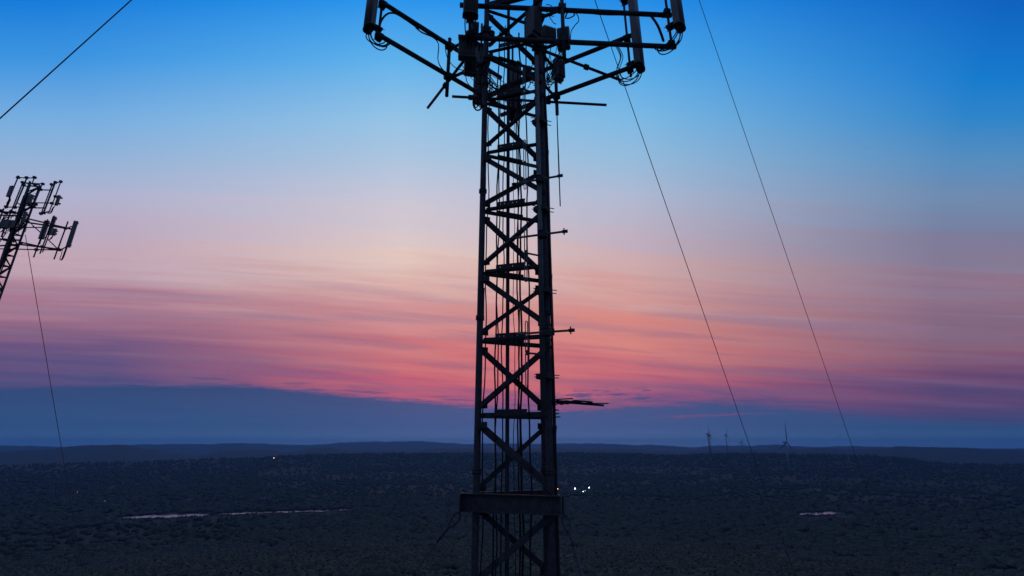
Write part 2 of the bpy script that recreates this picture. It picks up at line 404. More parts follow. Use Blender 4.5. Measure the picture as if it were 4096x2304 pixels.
for nm, ctr, th, lev in LAKES:
    mb = MB(); n = len(ctr); nf = []; fa = []
    pts = []
    for i in range((n - 1) * 8 + 1):
        k, t = divmod(i, 8); t /= 8; k2 = min(k + 1, n - 1)
        x = ctr[k][0] * (1 - t) + ctr[k2][0] * t; y = ctr[k][1] * (1 - t) + ctr[k2][1] * t; h = th[k] * (1 - t) + th[k2] * t
        h *= 1 + .6 * vn(i * .9, 1, 31); pts.append((x, y + 2 * vn(i * .5, 2, 32), h))
    if lev is None: a_, r_, z_ = hit(ctr[1][0], ctr[1][1]); lev = z_
    def onlevel(x, y):
        a, e = azel(x, y); r = lev / math.tan(R(e)); return at(a, r, lev + 1.6)
    for x, y, h in pts: mb.v.append(onlevel(x, y - h * .5)); mb.v.append(onlevel(x, y + h * .5))
    for i in range(len(pts) - 1): mb.f.append((2 * i, 2 * i + 1, 2 * i + 3, 2 * i + 2)); mb.s.append(False)
    mb.build(nm, 'water', kind='structure')

# woodland that reads as one dark mass
fm = MB()
def tree(a, r, h, w):
    z = ground_z(a, r); b = at(a, r, z); ph = random.random() * 6.28; lx, ly = random.uniform(-.05, .05) * h, random.uniform(-.05, .05) * h
    conifer = random.random() < .18; n = 6
    tiers = [(.08, 1.0), (.40, .72), (.38, .80), (.70, .42), (.68, .48), (1.0, .02)] if conifer else [(.0, .85), (.34, 1.05), (.58, .98), (.78, .78), (.92, .48), (1.0, .14)]
    o = len(fm.v)
    for k, (t, s) in enumerate(tiers):
        for j in range(n):
            an = ph + 6.283 * j / n + k * .5; rr = w * s * random.uniform(.72, 1.22)
            fm.v.append(b + Vector((rr * math.cos(an) + lx * t, rr * math.sin(an) + ly * t, h * t + random.uniform(-.04, .04) * h)))
    for k in range(len(tiers) - 1):
        for j in range(n):
            jj = (j + 1) % n; fm.f.append((o + k * n + j, o + k * n + jj, o + (k + 1) * n + jj, o + (k + 1) * n + j)); fm.s.append(True)
def lake_clear(a, r):
    for nm, ctr, th, lev in LAKES:
        a0, a1 = azel(*ctr[0])[0], azel(*ctr[-1])[0]
        if a0 - .4 < a < a1 + .4:
            t = max(0, min(1, (a - a0) / (a1 - a0))) * (len(ctr) - 1); k = min(int(t), len(ctr) - 2); f_ = t - k
            y = ctr[k][1] * (1 - f_) + ctr[k + 1][1] * f_; h = th[k] * (1 - f_) + th[k + 1] * f_
            zz = lev if lev is not None else ground_z(a, 670)
            r1 = zz / math.tan(R(azel(2048, y - h * .6)[1])); r2 = zz / math.tan(R(azel(2048, y + h * .6)[1]))
            c_ = math.cos(R(a)) if False else 1
            ee = azel(ctr[k][0], y - h * .55)[1]; r1 = zz / math.tan(R(ee)); ee = azel(ctr[k][0], y + h * .55)[1]; r2 = zz / math.tan(R(ee))
            if r2 - 75 < r < r1 + 8: return False
    return True
cnt = 0
while cnt < 58000:
    r = 235 * (3400 / 235) ** (random.random() ** .62); a = random.uniform(-54, 54)
    if vn(a * .35, math.log(r) * 9, 40) < -.45 and random.random() < .7: continue
    if not lake_clear(a, r): continue
    h = random.uniform(5, 8.5) * (1 if r > 500 else .85); tree(a, r, h, h * random.uniform(.6, 1.05)); cnt += 1
# fringe of trees on the near shores that breaks up the water
for nm, ctr, th, lev in LAKES:
    lv = lev if lev is not None else hit(ctr[1][0], ctr[1][1])[2]
    for i in range(len(ctr) - 1):
        for k in range(int((ctr[i + 1][0] - ctr[i][0]) / 4.5)):
            t = random.random() ** 1.0; x = ctr[i][0] * (1 - t) + ctr[i + 1][0] * t; y = ctr[i][1] * (1 - t) + ctr[i + 1][1] * t; hh = th[i] * (1 - t) + th[i + 1] * t
            a, e = azel(x, y + hh * .5 + random.uniform(.5, 7)); r = lv / math.tan(R(e)); h = random.uniform(1.2, 5.5)
            tree(a, r, h, h * random.uniform(.25, .45))
for i in range(2600):     # ragged tree tops along the nearest ridge
    a = random.uniform(-52, 52); r = random.uniform(3100, 3650); h = random.uniform(5, 12); tree(a, r, h, h * .5)
fo = fm.build('woodland', 'leaf'); fo['kind'] = 'stuff'; tag(fo, 'dark wooded plain spreading to the hills below the towers', 'woodland')

# ------------------------------------------------------------------ the lattice tower
A2, B2, C2 = (-.725, 10.40), (.755, 9.98), (.715, 10.95)
def leg(p, z): return V(p[0], p[1], z)
Z0, DZ = .60, 1.625
tw = thing('lattice_tower', 'tall dark three-legged lattice tower with crossed braces filling the middle of the photo', 'tower', (0.25, 10.44, 0))
ZT = Z0 + DZ * 33
for p in (A2, B2, C2):
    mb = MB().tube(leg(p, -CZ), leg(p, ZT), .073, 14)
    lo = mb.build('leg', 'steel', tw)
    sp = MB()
    for k in range(-3, 8, 2):
        z = Z0 + DZ * k + .52
        sp.tube(leg(p, z - .045), leg(p, z), .098, 10); sp.tube(leg(p, z + .004), leg(p, z + .045), .098, 10)
        for j in range(6):
            a = j * 1.047; sp.tube(leg(p, z - .06) + Vector((.086 * math.cos(a), .086 * math.sin(a), 0)), leg(p, z + .06) + Vector((.086 * math.cos(a), .086 * math.sin(a), 0)), .009, 6)
    sp.each('leg_flange', 'steel2', lo)
faces = [(A2, B2, .13, 0), (A2, C2, .105, 1), (B2, C2, .10, 0)]
restd, resth = MB(), MB()
for k in range(-38, 33):
    z = Z0 + DZ * k; vis = -3 <= k <= 8
    for fi, (p, q, s, par) in enumerate(faces):
        d = (Vector(q) - Vector(p)).normalized(); off = [Vector((.03, -.05)), Vector((.02, .04)), Vector((.06, 0))][fi]
        pa, qa = Vector(p) + d * .05 + off, Vector(q) - d * .05 + off
        h = MB() if vis else resth
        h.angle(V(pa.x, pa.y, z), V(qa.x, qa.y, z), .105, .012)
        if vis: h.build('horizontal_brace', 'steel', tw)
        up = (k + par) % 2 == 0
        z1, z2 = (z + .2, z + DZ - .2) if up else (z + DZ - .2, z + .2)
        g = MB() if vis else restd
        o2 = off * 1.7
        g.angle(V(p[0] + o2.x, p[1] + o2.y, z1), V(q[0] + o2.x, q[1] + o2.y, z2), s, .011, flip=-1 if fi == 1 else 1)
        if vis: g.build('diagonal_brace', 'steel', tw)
        if vis:
            gp = MB()
            for e, zz in ((p, z1), (q, z2)):
                sg = 1 if e is p else -1; n_ = Vector((d.x, d.y, 0)); c0 = V(e[0] + o2.x, e[1] + o2.y, zz) + n_ * .09 * sg
                gp.bar(c0 - n_ * .10, c0 + n_ * .07, .014, .13)
            gp.each('gusset_plate', 'steel2', tw)
restd.build('diagonal_brace', 'steel', tw, kind='stuff'); resth.build('horizontal_brace', 'steel', tw, kind='stuff')
# perforated cable plates bolted on the horizontals
def perf(mb, p, q, w0, w1, h, z):
    p, q = Vector(p), Vector(q); d = (q - p)
    a, b = p + d * w0, p + d * w1; n = 7; e = (b - a) / n
    X = lambda v, zz: V(v.x, v.y, zz)
    mb.bar(X(a, z + h * .2), X(b, z + h * .2), .012, h * .4); mb.bar(X(a, z + h * .81), X(b, z + h * .81), .012, h * .38)
    for i in range(n): mb.bar(X(a + e * (i + .0), z + h * .51), X(a + e * (i + .92), z + h * .51), .0118, h * .22)
for k in range(-2, 7):
    for (p, q, o) in ((A2, B2, (0, -.09)), (A2, C2, (0, .09))):
        mb = MB(); perf(mb, (p[0], p[1] + o[1]), (q[0], q[1] + o[1]), .24, .70, .13, Z0 + DZ * k - .02)
        mb.build('cable_plate', 'steel2', tw)
# square centre riser
MB().bar(V(-.10, 10.47, -CZ), V(-.10, 10.47, 14), .085, .085).build('centre_post', 'steel', tw)
# guy collar: channel beams around the legs
zc = -1.085
def channel(mb, p, q, h, fl, side):
    p, q = Vector(p), Vector(q); d = Vector((q.x - p.x, q.y - p.y)).normalized(); n_ = Vector((d.y, -d.x)) * side
    mb.bar(V(p.x, p.y, zc), V(q.x, q.y, zc), .014, h)
    for s in (-1, 1):
        o = n_ * (fl / 2 + .007); zz = zc + s * (h / 2 - .009)
        mb.bar(V(p.x + o.x, p.y + o.y, zz), V(q.x + o.x, q.y + o.y, zz), fl, .018)
for (p, q, e0, e1, side, o) in ((A2, B2, .30, .20, 1, (-.02, -.10)), (A2, C2, .05, .28, -1, (0, .10)), (B2, C2, .1, .2, 1, (.11, 0))):
    d = (Vector(q) - Vector(p)).normalized(); pa = Vector(p) - d * e0 + Vector(o); qa = Vector(q) + d * e1 + Vector(o)
    mb = MB(); channel(mb, pa, qa, .34, .065, side)
    cb = mb.build('collar_beam', 'steel', tw)
    bb = MB()
    for t in (.06, .12, .86, .92):
        for s in (-.09, .09):
            c0 = pa.lerp(qa, t); n_ = Vector((d.y, -d.x)) * side; bb.tube(V(c0.x, c0.y, zc + s), V(c0.x + n_.x * .035, c0.y + n_.y * .035, zc + s), .016, 6)
    bb.each('bolt', 'steel2', cb)
pl = MB()
pl.box(V(-1.03, 10.32, zc), (.02, .30, .335)); pl.box(V(.975, 9.86, zc), (.02, .26, .335))
pl.each('collar_end_plate', 'steel2', tw)
# cover plates on the legs
cp = MB(); cp.box(V(A2[0] + .03, A2[1] - .07, 3.05), (.13, .02, .78)); cp.box(V(A2[0] + .02, A2[1] - .07, 6.1), (.12, .02, .5)); cp.box(V(B2[0] - .09, B2[1] - .03, 3.1), (.02, .12, .75))
cp.each('leg_cover_plate', 'steel2', tw)
# concrete base and ground pad
cbm = MB().box((.25, 10.44, .3), (2.6, 2.2, 1.0)); cbm.build('concrete_footing', 'concrete', tw)

# ------------------------------------------------------------------ antenna array mounts
ZL, ZU = 10.1, 11.2
FR = {
 'front': ((-1.40, 9.63), (4.38, 9.95), (1.35, 9.69), B2, (0, -1)),
 'left': ((-3.52, 9.50), (-.35, 12.28), (-1.86, 11.05), A2, (-.66, .75)),
 'right': ((3.47, 10.60), (-.35, 12.70), (1.36, 11.85), C2, (.48, .88)),
}
MLAB = {'front': 'dark pipe antenna frame on the camera side of the tower reaching furthest right',
        'left': 'dark pipe antenna frame slanting down from the far-left antenna to the tower',
        'right': 'dark pipe antenna frame behind the tower slanting up to the right under a hanging antenna'}
POLES = {'front': [(-1.10, 9.52), (4.22, 9.82)], 'left': [(-3.50, 9.66), (-.98, 11.87)], 'right': [(3.36, 10.78), (.02, 12.62)]}
for nm, (p, q, s, lg, nrm) in FR.items():
    mt = thing('antenna_mount', MLAB[nm], 'antenna mount', V(s[0], s[1], ZL), 'antenna mounts round the tower top')
    p, q = Vector(p), Vector(q); d = (q - p).normalized()
    for z in (ZL, ZU): MB().tube(V(p.x, p.y, z), V(q.x, q.y, z), .066, 14).build('face_pipe', 'steel', mt)
    st = MB().tube(V(s[0], s[1], ZL - .66), V(s[0], s[1], ZU + .3), .052, 14).build('standoff_post', 'steel', mt)
    MB().tube(V(s[0], s[1], ZU + .301), V(s[0], s[1], ZU + .325), .056, 12).build('post_cap', 'cap', st)
    for z in (ZL, ZU): MB().tube(V(s[0], s[1], z - .075), V(lg[0], lg[1], z - .075), .045, 12).build('standoff_arm', 'steel', mt)
    cl = MB()
    for z in (ZL, ZU):
        c0 = p + d * ((Vector(s) - p).dot(d))
        m_ = (Vector(s) + c0) / 2
        cl.box(V(m_.x, m_.y, z), (.2, .2, .16), math.atan2(d.y, d.x)); cl.box(V(lg[0], lg[1], z - .075), (.22, .2, .2), .3)
        for j in (-1, 1):
            cl.tube(V(m_.x + d.x * .08 * j - .15 * nrm[0], m_.y + d.y * .08 * j - .15 * nrm[1], z + .05), V(m_.x + d.x * .08 * j + .15 * nrm[0], m_.y + d.y * .08 * j + .15 * nrm[1], z + .05), .009, 6)
            cl.tube(V(lg[0] - .17, lg[1] + .06 * j, z + .02), V(lg[0] + .17, lg[1] + .06 * j, z + .02), .009, 6)
    cl.each('clamp', 'steel2', mt)
    for w in POLES[nm]:
        lift = {(-1.10, 9.52): .18, (4.22, 9.82): .1, (-3.50, 9.66): .04, (3.36, 10.78): -.12}.get(w, -.06)
        mp = MB().tube(V(w[0], w[1], ZL - .1 + min(0, lift)), V(w[0], w[1], ZL + 2.9), .034, 12).build('mast_pipe', 'steel', mt)
        c0 = p + d * ((Vector(w) - p).dot(d)); m_ = (Vector(w) + c0) / 2; k2 = MB()
        for z in (ZL, ZU):
            k2.box(V(m_.x, m_.y, z), (.17, .2, .13), math.atan2(d.y, d.x))
            k2.tube(V(w[0], w[1], z - .085), V(w[0], w[1], z + .085), .05, 10)
            for j in (-1, 1): k2.tube(V(m_.x + d.x * .075 * j - nrm[0] * .14, m_.y + d.y * .075 * j - nrm[1] * .14, z - .04), V(m_.x + d.x * .075 * j + nrm[0] * .14, m_.y + d.y * .075 * j + nrm[1] * .14, z - .04), .009, 6)
        k2.each('pipe_clamp', 'steel2', mp)
def tie(a, b, lab, z=ZL):
    a = V(a[0], a[1], z); b = V(b[0], b[1], z); t = thing('tie_pipe', lab, 'pipe', (a + b) / 2, 'tie pipes between the antenna mounts')
    MB().tube(a, b, .041, 12).build('pipe', 'steel', t)
    d = (b - a).normalized(); MB().tube(b, b + d * .012, .044, 12).build('end_cap', 'cap', t)
    cl = MB(); c0 = a.lerp(b, .12); cl.bar(c0 - d * .08, c0 + d * .08, .11, .11); c0 = a.lerp(b, .62); cl.bar(c0 - d * .07, c0 + d * .07, .1, .12); cl.each('clamp', 'steel2', t)
tie((-.90, 9.80), (-2.65, 12.34), 'slim pipe slanting down left to a free end below the left antenna frame', ZL - .1 + .1)
tie((.34, 9.82), (3.16, 11.14), 'slim pipe crossing down right from the tower to the hanging antenna', ZL - .02)
tie((-1.83, 11.84), (2.94, 12.22), 'long level pipe passing behind the tower with both ends free', ZL)

# ------------------------------------------------------------------ panel antennas (front faces -Y, bottom at z = 0, pole axis at the origin)
def antenna_proto():
    t = thing('panel_antenna', 'x', 'antenna')
    w, prof = .15, []
    for x, y in ((-.15, -.15), (-.15, -.24), (-.13, -.275), (-.08, -.30), (0, -.308), (.08, -.30), (.13, -.275), (.15, -.24), (.15, -.15), (.10, -.125), (-.10, -.125)): prof.append((x, y))
    def slab(mb, z0, z1, k):
        o = len(mb.v); n = len(prof)
        for z in (z0, z1):
            for x, y in prof: mb.v.append(Vector((x * k, -.21 + (y + .21) * k, z)))
        for i in range(n): j = (i + 1) % n; mb.f.append((o + i, o + j, o + n + j, o + n + i)); mb.s.append(1 < i < 7)
        mb.f.append(tuple(range(o + n - 1, o - 1, -1))); mb.f.append(tuple(range(o + n, o + 2 * n))); mb.s += [False, False]
        return mb
    slab(MB(), .035, 2.165, 1.0).build('radome', 'radome', t)
    slab(MB(), 0, .034, 1.06).build('end_cap', 'cap', t); slab(MB(), 2.166, 2.20, 1.06).build('end_cap', 'cap', t)
    for z in (.16, 2.0):
        b = MB(); b.box((0, -.085, z), (.12, .10, .09)); b.box((0, 0, z), (.15, .10, .06)); b.tube((-.065, -.09, z), (-.065, .09, z), .008, 6); b.tube((.065, -.09, z), (.065, .09, z), .008, 6)
        b.each('bracket', 'steel2', t)
    for i, x in enumerate((-.10, -.05, 0, .05, .10)):
        MB().tube((x, -.21 + .03 * (i % 2), -.065), (x, -.21 + .03 * (i % 2), -.001), .014, 8).build('connector', 'steel2', t)
    return t
ap = antenna_proto()
ANT = [  # pole, bottom height, facing angle about z, label
 ((-3.50, 9.66), 10.22, -48, 'grey panel antenna at the far-left end of the left antenna frame'),
 ((-.98, 11.87), 10.12, -170, 'grey panel antenna hanging behind the left leg of the tower'),
 ((-1.10, 9.52), 10.39, 8, 'wide grey panel antenna facing the camera just left of the tower'),
 ((4.22, 9.82), 10.42, 46, 'grey panel antenna at the far-right end of the front frame, rightmost of all'),
 ((3.36, 10.78), 10.06, 58, 'grey panel antenna hanging lower than its right-hand neighbour, crossed by a level pipe'),
 ((.02, 12.62), 10.12, 165, 'grey panel antenna seen through the tower lattice beside the centre post'),
]
ATS = []
for i, (w, z, a, lab) in enumerate(ANT):
    o = ap if i == 0 else copy_tree(ap)
    o.location = V(w[0], w[1], z); o.rotation_euler = (0, 0, R(a)); o.scale = (1.5 if i == 4 else 1.28, 1.28, 1.3 if i in (3, 4) else 1.0); tag(o, lab, 'antenna', 'panel antennas on the main tower'); ATS.append((Vector(o.location), R(a)))

# ------------------------------------------------------------------ radio units
def radio_proto():
    t = thing('radio_unit', 'x', 'radio unit')
    MB().box((0, 0, .25), (.32, .13, .48), 0, .02).build('housing', 'radio', t)
    f = MB()
    for i in range(9): f.box((-.14 + .035 * i, -.085, .26), (.008, .045, .42))
    f.build('cooling_fins', 'radio', t)
    MB().box((0, .09, .25), (.2, .05, .36)).build('mount_bracket', 'steel2', t)
    h = MB(); h.path(bez((-.08, -.02, .49), (-.08, -.02, .56), (.08, -.02, .56), (.08, -.02, .49), 8), .009); h.build('handle', 'steel2', t)
    for x in (-.11, -.04, .04, .11): MB().tube((x, 0, -.05), (x, 0, .011), .016, 8).build('connector', 'steel2', t)
    return t
rp_ = radio_proto()
RAD = [  # photo pixel of the bottom centre, depth, scale xyz, turn, label
 ((1868, 236), 9.78, (1.45, 1.5, 1.15), 5, 'large square grey radio box below the wide panel antenna left of the tower'),
 ((1880, 300), 10.25, (1.05, 1.2, 1.1), 12, 'dark radio box tucked under the large square box near the left leg'),
 ((2131, 158), 9.82, (1.0, 1.9, 1.95), 42, 'tall narrow grey radio box with a dark stripe on the front of the right leg'),
 ((2256, 196), 9.86, (1.05, 1.2, 1.35), -15, 'radio box strapped to the right-hand standoff post'),
 ((2234, 322), 11.55, (.95, 1.5, 1.5), 38, 'grey radio box showing two faces below the level pipe right of the tower'),
 ((2196, 165), 10.75, (1.25, 1.2, .95), 20, 'dark radio box between the right leg and the standoff post'),
 ((2110, 318), 10.85, (.7, 1.1, .8), -20, 'small dark radio box seen inside the lattice next to the right leg'),
 ((1898, 135), 10.6, (.7, 1.0, .8), 20, 'small dark radio box under the bottom edge of the wide panel antenna'),
]
RDS = []
for i, (px, dep, sc, a, lab) in enumerate(RAD):
    o = rp_ if i == 0 else copy_tree(rp_)
    o.location = P(px[0], px[1], dep); o.scale = sc; o.rotation_euler = (0, 0, R(a)); tag(o, lab, 'radio unit', 'radio units at the tower top'); RDS.append(Vector(o.location))
# ribbed surge arrester standing on the front pipe
b0 = P(1969, 150, 9.66); sa = thing('surge_arrester', 'small ribbed cylinder standing on the front pipe inside the left half of the tower', 'arrester', b0)
MB().tube(b0, b0 + Vector((0, 0, .16)), .05, 12).build('body', 'cap', sa); rb = MB()
for i in range(4): rb.tube(b0 + Vector((0, 0, .02 + .045 * i)), b0 + Vector((0, 0, .035 + .045 * i)), .066 + .004 * (i == 3), 12)
rb.each('rib', 'cap', sa)
MB().tube(b0 + Vector((0, 0, .161)), b0 + Vector((0, 0, .2)), .012, 8).build('terminal', 'steel2', sa)

# ------------------------------------------------------------------ cables
def cable(pts, r, lab, grp, name='jumper_cable'):
    return single(MB().path(pts, r * (1.25 if name == 'jumper_cable' else 1), 6), name, 'cable', lab, 'cable', grp)
JL = ['thin black jumper cable looping under the far-left panel antenna', 'thin black jumper cable under the antenna behind the left leg', 'thin black jumper cable under the wide front panel antenna',
      'thin black jumper cable looping under the rightmost panel antenna', 'thin black jumper cable looping under the lower hanging antenna on the right', 'thin black jumper cable under the antenna seen through the lattice']
ENDS = [(-3.25, 9.78, 10.12), (-.7, 11.3, 10.0), (-1.0, 9.75, 10.05), (3.85, 9.9, 10.1), (3.05, 10.9, 10.05), (.25, 11.6, 9.9)]
for i, (loc, a) in enumerate(ATS):
    rm = Matrix.Rotation(a, 3, 'Z')
    for j, x in enumerate((-.10, -.05, 0, .05, .10)):
        p = loc + rm @ Vector((1.28 * x, 1.28 * (-.21 + .03 * (j % 2)), -.06)); e = V(*ENDS[i]) + Vector((random.uniform(-.1, .1), random.uniform(-.06, .06), random.uniform(-.05, .05)))
        cable(droop(p, e, random.uniform(.28, .55), 16, .09), .012, JL[i], 'jumpers of antenna: ' + JL[i][24:])
def runs(plist, r, lab, grp, n=1, jit=.02):
    for k in range(n):
        J = Vector((random.uniform(-jit, jit), random.uniform(-jit, jit), random.uniform(-jit, jit)))
        pts = [P(*p) + J for p in plist]; out_ = []
        for i in range(len(pts) - 1):     # catmull-rom
            a, b, c_, d = pts[max(i - 1, 0)], pts[i], pts[i + 1], pts[min(i + 2, len(pts) - 1)]
            for s in range(6):
                t = s / 6; out_.append(.5 * ((2 * b) + (c_ - a) * t + (2 * a - 5 * b + 4 * c_ - d) * t * t + (3 * b - a - 3 * c_ + d) * t ** 3))
        out_.append(pts[-1]); cable(out_, r, lab, grp)
runs([(1515, 118, 9.72), (1525, 85, 9.78), (1545, 60, 9.85), (1570, 52, 9.95), (1600, 62, 10.1), (1680, 116, 10.5)], .010, 'black cable arching from the far-left pole onto the upper left pipe', 'cables arching at the far-left pole', 3, .025)
runs([(1665, 110, 10.6), (1690, 130, 10.62), (1735, 150, 10.8), (1757, 178, 10.95), (1755, 240, 10.95), (1775, 280, 11.0), (1810, 300, 11.0), (1860, 296, 10.9), (1900, 300, 10.7)], .010, 'black cable curling round the left standoff post', 'cables at the left standoff post', 2, .03)
runs([(1780, 160, 10.9), (1782, 205, 10.9), (1795, 245, 10.8), (1830, 278, 10.7), (1880, 285, 10.5), (1930, 290, 10.4)], .010, 'black cable sweeping from the left standoff post to the left leg', 'cables sweeping to the left leg')
runs([(1893, 390, 10.1), (1893, 420, 10.1), (1905, 440, 10.1), (1922, 436, 10.1), (1930, 415, 10.15)], .016, 'thick black cable making a U below the level pipe at the left leg', 'cables in a U at the left leg', 2, .01)
runs([(1905, 395, 10.0), (1915, 410, 10.0), (1935, 422, 10.1), (1950, 420, 10.2)], .008, 'thin black cable tail hanging below the level pipe', 'cable tails at the left leg', 2, .03)
runs([(1955, 365, 10.3), (1965, 353, 10.3), (1980, 350, 10.3), (1994, 360, 10.35), (1998, 395, 10.4)], .011, 'black cable arching between the left leg and the inner cables', 'cables inside the lattice top')
for k, (a, b, sg) in enumerate([((2130, 30), (2240, 30), .2), ((2165, 38), (2225, 95), -.18), ((2090, 60), (2215, 66), .12), ((2185, 20), (2250, 52), -.1)]):
    p, q_ = P(a[0], a[1], 9.75), P(b[0], b[1], 9.75); cable(bez(p, p + Vector((.12, 0, -sg)), q_ + Vector((-.1, 0, sg * .6)), q_), .009, 'thin black cable slung under the upper front pipe right of the tower', 'cables slung below the upper front pipe')
runs([(2290, 42, 9.75), (2310, 58, 9.75), (2316, 82, 9.75), (2300, 102, 9.75), (2286, 125, 9.75), (2283, 158, 9.75)], .010, 'black cable making an S curve right of the standoff post', 'cables right of the standoff post')
runs([(2262, 75, 9.7), (2268, 55, 9.7), (2290, 48, 9.7), (2297, 62, 9.7), (2280, 73, 9.7), (2266, 76, 9.7)], .008, 'small black cable coil beside the standoff post', 'cable coils beside the standoff post', 3, .03)
runs([(2290, 40, 9.75), (2340, 48, 9.78), (2400, 56, 9.8), (2460, 58, 9.82), (2530, 56, 9.86), (2575, 50, 9.88), (2605, 66, 9.88), (2630, 100, 9.88), (2645, 135, 9.88), (2655, 165, 9.88)], .010, 'black cable slung under the upper front pipe to the rightmost antenna', 'cables feeding the rightmost antenna', 4, .035)
runs([(2468, 184, 10.7), (2480, 205, 10.72), (2486, 228, 10.74), (2478, 255, 10.75), (2470, 275, 10.8)], .009, 'black cable hanging beside the lower hanging antenna', 'cables beside the lower hanging antenna', 4, .04)
runs([(2300, 238, 11.0), (2340, 218, 10.95), (2380, 200, 10.9), (2430, 175, 10.8)], .008, 'thin black cable strapped along the upper right pipe', 'cables along the upper right pipe', 2, .02)
for i in range(56):     # tangle of jumpers between the radios and the lattice
    side = i % 2
    a = (random.uniform(1850, 1960), random.uniform(230, 300)) if side == 0 else (random.uniform(2170, 2262), random.uniform(150, 320))
    b = (random.uniform(1885, 2050), random.uniform(330, 420)) if side == 0 else (random.uniform(2090, 2250), random.uniform(290, 385))
    d1, d2 = random.uniform(10.1, 11.2), random.uniform(10.3, 11.2)
    p, q_ = P(a[0], a[1], d1), P(b[0], b[1], d2)
    cable(bez(p, p + Vector((random.uniform(-.1, .1), 0, -random.uniform(.2, .6))), q_ + Vector((random.uniform(-.15, .15), 0, random.uniform(-.1, .5))), q_), random.choice((.006, .008, .01)),
          'thin black cable in the tangle between the left leg and its radio boxes' if side == 0 else 'thin black cable in the tangle below the radio boxes right of the tower', 'left cable tangle' if side == 0 else 'right cable tangle')
# long coax runs up the tower
COAX = [(-.60, 10.34, .014, 'thin black coax running up beside the left leg'), (-.355, 10.24, .017, 'black coax on the left edge of the cable plates'), (-.335, 10.62, .015, 'black coax behind the left edge of the cable plates'),
        (-.215, 10.62, .014, 'black coax just left of the centre post'), (.045, 10.66, .008, 'hair-thin line just right of the centre post'), (.135, 10.22, .017, 'black coax right of the centre post in front of the plates'),
        (.21, 10.60, .022, 'thickest black coax right of the centre post'), (.365, 10.05, .017, 'black coax midway between centre post and right leg'), (.165, 10.68, .012, 'slim black coax behind the plates right of the centre post')]
for x, y, r, lab in COAX:
    pts = []; ph = random.random() * 6
    zt = random.uniform(9.6, 11.6)
    for i in range(110):
        z = -30 + (zt + 30) * i / 109
        pts.append(V(x + .020 * math.sin(z * 1.7 + ph) + .009 * math.sin(z * 4.3 + ph * 2) + .01 * vn(z, x * 9, 3), y + .008 * math.cos(z * 1.4 + ph), z))
    cable(pts, r, lab, 'coax runs inside the tower', 'coax_cable')
for i in range(4):       # bundle on the outside of the right leg
    pts = []
    for k in range(60):
        z = -20 + 29.3 * k / 59
        pts.append(V(.795 + .024 * i + .012 * vn(z * .8, i, 8) + .022 * smoothstep((z - 2) / 5) * smoothstep((9 - z) / 2), 9.96 + .03 * (i % 2), z))
    cable(pts, .019, 'black coax in the tight bundle on the outside of the right leg', 'coax bundle on the right leg', 'coax_cable')

# ------------------------------------------------------------------ folded dipole array on the right leg
px_, py_ = .640, 9.76
da = thing('dipole_array', 'pale tube antenna mast clamped on the right leg with four folded dipole loops', 'antenna', V(px_, py_, .57))
MB().tube(V(px_, py_, .57), V(px_, py_, 9.6), .050, 16).build('mast', 'alu', da)
for z in (8.4, 6.25, 4.0, 1.79):
    ax, ay = px_ - .34, py_ - .17; o = .024
    lp = [V(ax - o, ay, z - .01)]
    lp += [V(ax - o, ay, z - .3), V(ax - o, ay, z - .62)] + [V(ax + o * -math.cos(t), ay, z - .64 - .03 * math.sin(t)) for t in (.5, 1.57, 2.6)] + [V(ax + o, ay, z - .62), V(ax + o, ay, z), V(ax + o, ay, z + .62)]
    lp += [V(ax + o * math.cos(t), ay, z + .64 + .03 * math.sin(t)) for t in (.5, 1.57, 2.6)] + [V(ax - o, ay, z + .62), V(ax - o, ay, z + .3), V(ax - o, ay, z + .012)]
    bm_ = MB().tube(V(px_, py_, z), V(ax, ay, z), .021, 10)
    bo = bm_.build('boom', 'alu', da); MB().path(lp, .011, 8).build('folded_dipole', 'alu', bo)
    MB().tube(V(ax, ay - .03, z - .05), V(ax, ay - .03, z + .05), .026, 8).build('feed_block', 'cap', bo)
for z in (7.62, 5.2, 3.2, 1.35):
    k = MB(); k.box(V(.69, 9.86, z), (.30, .26, .11), -.6)
    for s in (-1, 1): k.tube(V(.46, 9.74 - .05 * s, z + .02 * s), V(.98, 9.90 - .05 * s, z + .02 * s), .010, 6)
    k.build('clamp', 'steel2', da)
# three side arms, the rods they hold
ARML = ['upper of three slim side arms crossing the right leg, holding a whip', 'middle of three slim side arms crossing the right leg', 'lowest of three slim side arms crossing the right leg']
for z, xr, lab in ((5.9, 1.14, ARML[0]), (4.49, 1.20, ARML[1]), (2.25, 1.26, ARML[2])):
    t = thing('side_arm', lab, 'side arm', V(.64, 9.68, z), 'side arms on the right leg')
    a, b = V(.02, 9.90, z), V(xr, 9.52, z); d = (b - a).normalized()
    MB().tube(a, b, .025, 12).build('pipe', 'alu', t)
    e = MB(); e.tube(b - d * .09, b + d * .03, .038, 10); e.tube(b - d * .05 + Vector((0, 0, -.08)), b - d * .05 + Vector((0, 0, .08)), .014, 8); e.build('end_clamp', 'steel2', t)
    e = MB(); m_ = a.lerp(b, .57); e.box(m_, (.19, .13, .17), -.3)
    for s in (-1, 1): e.tube(m_ + Vector((-.1, -.07, .07 * s)), m_ + Vector((.11, -.07, .07 * s)), .009, 6)
    e.build('leg_clamp', 'steel2', t)
    MB().tube(a - d * .02, a + d * .07, .033, 10).build('tip', 'steel2', t)
wb = V(1.085, 9.50, 5.1); wh = thing('whip_antenna', 'thin upright whip rod at the end of the upper side arm', 'antenna', wb)
MB().tube(wb, wb + Vector((0, 0, .8)), .013, 8).build('lower_rod', 'steel', wh); MB().tube(wb + Vector((0, 0, .8)), wb + Vector((0, 0, 2.75)), .017, 8, .011).build('upper_rod', 'cap', wh)
rb0 = V(.86, 9.60, 2.2); ro = thing('rod_antenna', 'long thin rod tied to all three side arms right of the right leg', 'antenna', rb0)
